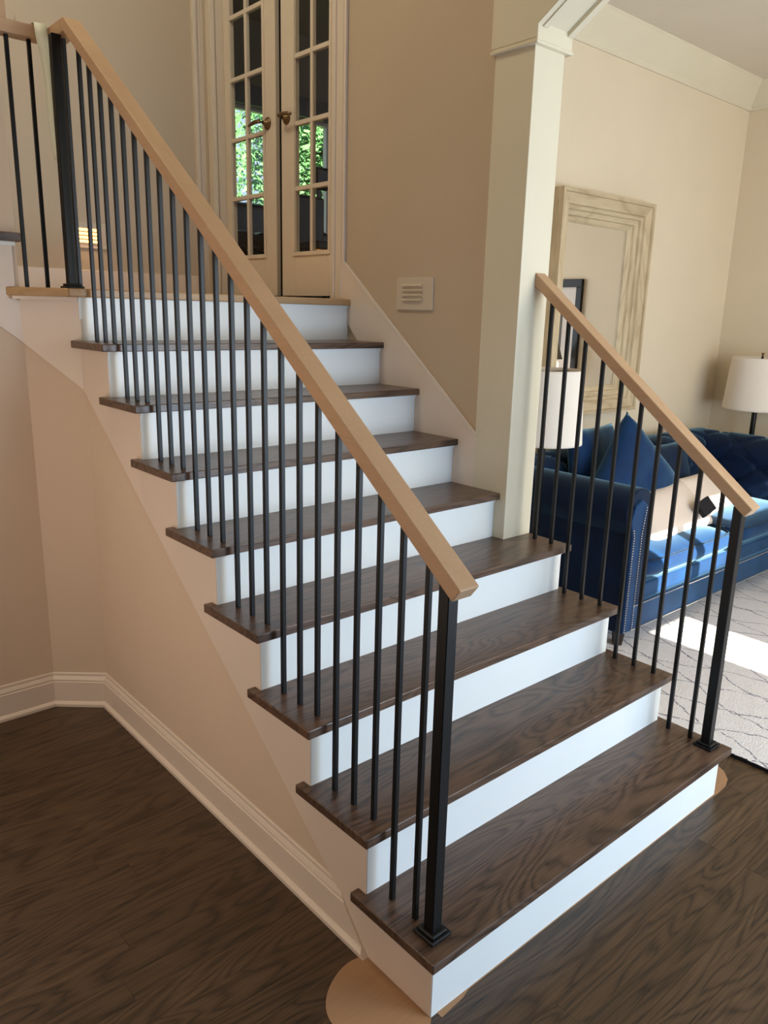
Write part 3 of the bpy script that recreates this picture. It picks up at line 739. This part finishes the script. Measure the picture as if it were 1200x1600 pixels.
# tufted back: profile in (y,z) with diamond tufting
def tuft_strip(name, length, prof, place, rows, seed=0):
    b = bm_(); nu = int(length/.018); pts = []
    # arc-length resample
    L_ = [0]
    for a, c in zip(prof, prof[1:]): L_.append(L_[-1]+math.hypot(c[0]-a[0], c[1]-a[1]))
    nv = int(L_[-1]/.018); tot = L_[-1]
    def at(s):
        for k in range(len(L_)-1):
            if s <= L_[k+1]+1e-9:
                t = (s-L_[k])/(L_[k+1]-L_[k]); a, c = prof[k], prof[k+1]
                d = Vector((c[0]-a[0], c[1]-a[1])).normalized()
                return Vector((a[0]+(c[0]-a[0])*t, a[1]+(c[1]-a[1])*t)), Vector((d.y, -d.x))
    DU, DV = .17, .13; grid = []
    for i in range(nu+1):
        u = length*i/nu; col_ = []
        for j in range(nv+1):
            s = tot*j/nv; p, nrm_ = at(s)
            a = u/DU; c = s/DV
            e1 = abs(((a+c)/2+.5) % 1-.5)*2; e2 = abs(((a-c)/2+.5) % 1-.5)*2   # distance to crease lines
            crease = math.exp(-(min(e1, e2)/.10)**2)
            btn = math.exp(-((e1**2+e2**2)/.05))
            fade = min(1, max(0, (s-.02)/.06))*min(1, max(0, (tot*rows-s)/.08))
            dsp = .018-(.020*crease+.045*btn)*fade
            col_.append(b.verts.new(place(u, p.x+nrm_.x*dsp, p.y+nrm_.y*dsp)))
        grid.append(col_)
    for i in range(nu):
        for j in range(nv): b.faces.new((grid[i][j], grid[i+1][j], grid[i+1][j+1], grid[i][j+1]))
    return b
# profile from seat up the inner face, over the roll, down the outer side (in t = distance from the outer side plane)
def back_prof(front, zc, rad, c):
    p = [(front, .40), (front+.0, .55), (c+rad*.9, zc-rad*.45)]
    for k in range(13):
        a = math.radians(-15)+k*math.radians(225)/12
        p.append((c+rad*math.cos(a), zc+rad*math.sin(a)))
    p += [(c-rad*.55, zc-rad*.95), (c-rad*.55, .12)]
    return p
bp_ = back_prof(.21, .735, .118, .08)
bk = obj('back', tuft_strip('back', RXi+.12-AX0, bp_, lambda u, t, z: (AX0+.02+u, BYo-t, z), .62), 'velvet', so, smooth=True)
ap_ = back_prof(.17, .735, .115, .055)
obj('arm_tufting', tuft_strip('arm', BYo-.10-FY, ap_, lambda u, t, z: (SX1-t, FY+.02+u, z), .62), 'velvet', so, smooth=True)
obj('base', box(AX0+.068, SX1-.02, FY+.004, BYo-.05, .10, .245), 'velvet_lit', so, bevel=.006)
obj('seat_border', box(AX1-.02, RXi+.02, FY+.016, BYo-.1, .245, .335), 'velvet_lit', so, bevel=.012, seg=3)
def cushion(x0, x1, y0, y1, z0, z1, crown=.05):
    b = bm_(); n = 28
    def sgn(v, p): return math.copysign(abs(v)**p, v)
    G_ = []
    nu, nv = 40, 24
    for i in range(nu):
        a = 2*math.pi*i/nu; ca, sa = sgn(math.cos(a), .22), sgn(math.sin(a), .22); row_ = []
        for j in range(nv+1):
            v = -math.pi/2+math.pi*j/nv; cv, sv = abs(math.cos(v))**.45, sgn(math.sin(v), .8)
            X_ = (x0+x1)/2+(x1-x0)/2*ca*cv; Y_ = (y0+y1)/2+(y1-y0)/2*sa*cv
            Z_ = (z0+z1)/2+(z1-z0)/2*sv
            if sv > 0: Z_ += crown*(1-(abs(ca*cv))**2)*(1-(abs(sa*cv))**2)
            row_.append(b.verts.new((X_, Y_, Z_)))
        G_.append(row_)
    for i in range(nu):
        for j in range(nv):
            b.faces.new((G_[i][j], G_[(i+1) % nu][j], G_[(i+1) % nu][j+1], G_[i][j+1]))
    bmesh.ops.remove_doubles(b, verts=b.verts, dist=1e-5); return b
xm = (AX1+RXi)/2
def piping(x0, x1, y0, y1, z, r_=.005):
    pts = []
    for k in range(41):
        a = 2*math.pi*k/40; sg = lambda v: math.copysign(abs(v)**.22, v)
        pts.append(((x0+x1)/2+(x1-x0)/2*sg(math.cos(a))*.985, (y0+y1)/2+(y1-y0)/2*sg(math.sin(a))*.985, z))
    return tube(bm_(), pts, r_, 6)
for a, b_ in ((AX1+.005, xm-.004), (xm+.004, RXi-.03)):
    cs = obj('seat_cushion', cushion(a, b_, FY-.005, 1.62, .325, .47, .035), 'velvet_lit', so, smooth=True)
    obj('piping', piping(a+.012, b_-.012, FY+.007, 1.61, .445), 'velvet', cs, smooth=True)
for x_ in (AX0+.03, SX1-.10):
    for y_ in (FY+.03, BYo-.13):
        obj('foot', lathe(bm_(), [(.028, .014), (.042, .105)], x_+.035, y_+.035, 4), 'espresso', so)
# nailheads
b = bm_()
def nail(x, y, z):
    bmesh.ops.create_icosphere(b, subdivisions=1, radius=.0046, matrix=Matrix.Translation((x, y, z)))
for x_ in (AX0-.004, AX0+.064):
    z_ = .12
    while z_ < (.76 if x_ > 2.3 else .66): nail(x_+max(0, z_-.62)*(.15 if x_ > 2.3 else -.3), FY-.008, z_); z_ += .013
x_ = AX0+.08
while x_ < RXi+.1: nail(x_, FY+.002, .238); nail(x_, FY+.002, .108); x_ += .0115
nh = obj('nailhead_trim', b, 'nail', so); nh['kind'] = 'stuff'
# pillows on the sofa
def pillow(name, cx_, cy_, cz_, w_, h_, d_, rot, mat, label, cat='pillow', pinch=.12, seed=1, sag=.0):
    b = bm_(); n = 26; F = []; Bk = []
    for i in range(n+1):
        f_, g_ = [], []
        for j in range(n+1):
            u, v = -1+2*i/n, -1+2*j/n
            th = ((1-u**4)*(1-v**4))**.55
            X_ = u*w_/2*(1-pinch*(1-abs(v)**2)*abs(u)**3*.6); Z_ = v*h_/2*(1-pinch*(1-abs(u)**2)*abs(v)**3*.6)
            wr = .010*mnoise.noise(Vector((X_*9+seed, Z_*9, seed*3.1)))*th
            Z_ -= sag*(1-u*u)*(v > 0)*v
            f_.append(b.verts.new((X_, -d_/2*th-wr, Z_))); g_.append(b.verts.new((X_, d_/2*th+wr+.0001, Z_)))
        F.append(f_); Bk.append(g_)
    for i in range(n):
        for j in range(n):
            b.faces.new((F[i][j], F[i+1][j], F[i+1][j+1], F[i][j+1])); b.faces.new((Bk[i][j], Bk[i][j+1], Bk[i+1][j+1], Bk[i+1][j]))
    bmesh.ops.remove_doubles(b, verts=b.verts, dist=.0003)
    o = obj(name, b, mat, smooth=True, origin=(0, 0, 0)); o.location = (cx_, cy_, cz_); o.rotation_euler = rot
    tag(o, label, cat); return o
R2 = math.radians
pillow('pillow', 2.96, 1.36, .71, .66, .58, .20, (R2(-8), R2(39), R2(-8)), 'velvet_lit', 'square blue velvet pillow with its corner pointing up behind the left arm', seed=3)
pillow('pillow', 2.93, 1.62, .77, .56, .52, .15, (R2(-10), R2(2), R2(8)), 'velvet_lit', 'blue velvet pillow tucked into the left corner of the sofa', seed=5)
pillow('pillow', 3.52, 1.52, .69, .66, .38, .16, (R2(-16), R2(0), R2(-4)), 'velvet', 'wide dark blue velvet pillow leaning on the sofa back', seed=8)
p1_ = pillow('pillow', 3.06, 1.19, .56, .78, .34, .16, (R2(-48), R2(-2), R2(3)), 'throw', 'long cream linen pillow lying on the seat with a black band', seed=12)
p2_ = pillow('pillow', 3.72, 1.29, .56, .62, .32, .14, (R2(-42), R2(0), R2(4)), 'throw', 'smaller cream linen pillow at the right on the seat', seed=15)
bb = box(.26, .36, -.093, -.06, -.02, .13)
bd = obj('black_band', box(3.17, 3.33, 1.01, 1.04, .565, .655), 'stripe', p1_, bevel=.006)
bd.rotation_euler = (R2(-40), R2(-8), R2(6)); bd.location.y += -.005

# ------------------------------------------------------------------ mirror
mi = thing('wall_mirror', 'large mirror in a pale weathered wood frame on the cream wall', 'mirror', (3.25, YB, 1.05))
mx0, mx1, mz0, mz1, fw, yf, yg = 2.76, 3.745, 1.05, 2.372, .172, 1.868, 1.962
prof = [(0, YB-.001), (0, yf), (.020, yf), (.024, yf+.012), (.080, yf+.020), (.086, yf+.034), (.105, yf+.038), (.110, yf+.052), (.135, yf+.060), (.140, yf+.075), (.160, yf+.080), (fw, yg-.004), (fw, YB-.001)]
def frame_side(k):
    b = bm_()
    corners = [((mx0, mz0), (1, 1)), ((mx1, mz0), (-1, 1)), ((mx1, mz1), (-1, -1)), ((mx0, mz1), (1, -1))]
    (p, d), (q, e) = corners[k], corners[(k+1) % 4]
    A = [b.verts.new((p[0]+d[0]*o_, y_, p[1]+d[1]*o_)) for o_, y_ in prof]; B = [b.verts.new((q[0]+e[0]*o_, y_, q[1]+e[1]*o_)) for o_, y_ in prof]
    m_ = len(prof); b.faces.new(A); b.faces.new(B[::-1])
    for j in range(m_): b.faces.new((A[j], A[(j+1) % m_], B[(j+1) % m_], B[j]))
    return b
for k in range(4): obj('frame_board', frame_side(k), 'driftwoodx' if k % 2 == 0 else 'driftwood', mi)
obj('mirror_glass', box(mx0+fw-.01, mx1-fw+.01, yg, yg+.006, mz0+fw-.01, mz1-fw+.01), 'mirror', mi)

# ------------------------------------------------------------------ floor lamps
def lamp(x, y, label, zb, zt, rb, rt, zfin):
    t = thing('floor_lamp', label, 'lamp', (x, y, 0), 'matching floor lamps beside the sofa')
    obj('base', lathe(bm_(), [(.14, 0), (.14, .015), (.12, .025), (.02, .035)], x, y, 32), 'iron', t, smooth=False)
    obj('pole', lathe(bm_(), [(.019, .03), (.019, zb+.06), (.008, zb+.10), (.008, zt+.01)], x, y, 16), 'iron', t, smooth=True)
    b = lathe(bm_(), [(rb, zb), (rb-.001, zb+.012), (rt+.001, zt-.012), (rt, zt)], x, y, 48, cap=False)
    s = obj('lamp_shade', b, 'shade', t, smooth=True); sd = s.modifiers.new('thick', 'SOLIDIFY'); sd.thickness = .003
    for a in range(3): obj('shade_spoke', tube(bm_(), [(x, y, zt-.012), (x+rt*math.cos(a*2.094), y+rt*math.sin(a*2.094), zt-.012)], .002, 6), 'iron', t)
    obj('finial', lathe(bm_(), [(.010, zt), (.006, zt+.008), (.006, zt+.018), (.009, zt+.024), (.011, zt+.034), (.001, zt+.036)], x, y, 12), 'bronze', t, smooth=True)
lamp(2.045, 1.35, 'floor lamp with cream drum shade partly hidden by the white column', 1.045, 1.405, .195, .172, 1.44)
lamp(4.84, 1.53, 'floor lamp with cream drum shade in the corner at the right edge', 1.02, 1.40, .232, .205, 1.43)

# ------------------------------------------------------------------ right wall picture and console (seen in the mirror)
pf = thing('picture_frame', 'black framed picture with white mat, seen in the mirror', 'picture', (XR, .25, 1.1))
py0, py1, pz0, pz1 = -.18, .624, 1.10, 1.99
for a, b_, c, d in ((py0, py1, pz1-.07, pz1), (py0, py1, pz0, pz0+.07), (py0, py0+.06, pz0+.07, pz1-.07), (py1-.06, py1, pz0+.07, pz1-.07)):
    obj('frame_board', box(XR-.035, XR-.001, a, b_, c, d), 'black', pf, bevel=.004)
obj('mat_board', box(XR-.012, XR-.004, py0+.055, py1-.055, pz0+.065, pz1-.065), 'mat', pf)
obj('print', box(XR-.014, XR-.011, py0+.20, py1-.20, pz0+.2, pz1-.2), 'greyshade', pf)
ct = thing('console_table', 'dark narrow console table below the picture, seen only in the mirror', 'table', (4.86, .1, 0))
obj('table_top', box(4.70, 5.02, -.5, .62, .78, .82), 'espresso', ct, bevel=.004)
for a in (4.73, 4.99):
    for b_ in (-.47, .59): obj('leg', box(a-.02, a+.02, b_-.02, b_+.02, .014, .78), 'espresso', ct)
tl = thing('table_lamp', 'small lamp with grey cone shade, seen in the mirror', 'lamp', (4.86, .50, .82))
obj('lamp_body', lathe(bm_(), [(.05, .82), (.055, .84), (.02, .90), (.018, 1.10), (.05, 1.16), (.055, 1.24), (.02, 1.29)], 4.86, .50, 20), 'bulbglass', tl, smooth=True)
obj('lamp_shade', lathe(bm_(), [(.085, 1.28), (.035, 1.43)], 4.86, .50, 24, cap=False), 'greyshade', tl, smooth=True)

# clear acrylic table whose leg shows at the right edge
at = thing('coffee_table', 'clear acrylic table leg standing on the rug at the right edge', 'table', (4.1, .4, .014))
for a in (3.725, 4.5):
    for b_ in (.10, .74): obj('leg', lathe(bm_(), [(.035, .017), (.035, .40)], a, b_, 24), 'acrylic', at, smooth=True)
obj('table_top', box(3.70, 4.54, .07, .775, .40, .42), 'acrylic', at, bevel=.004)
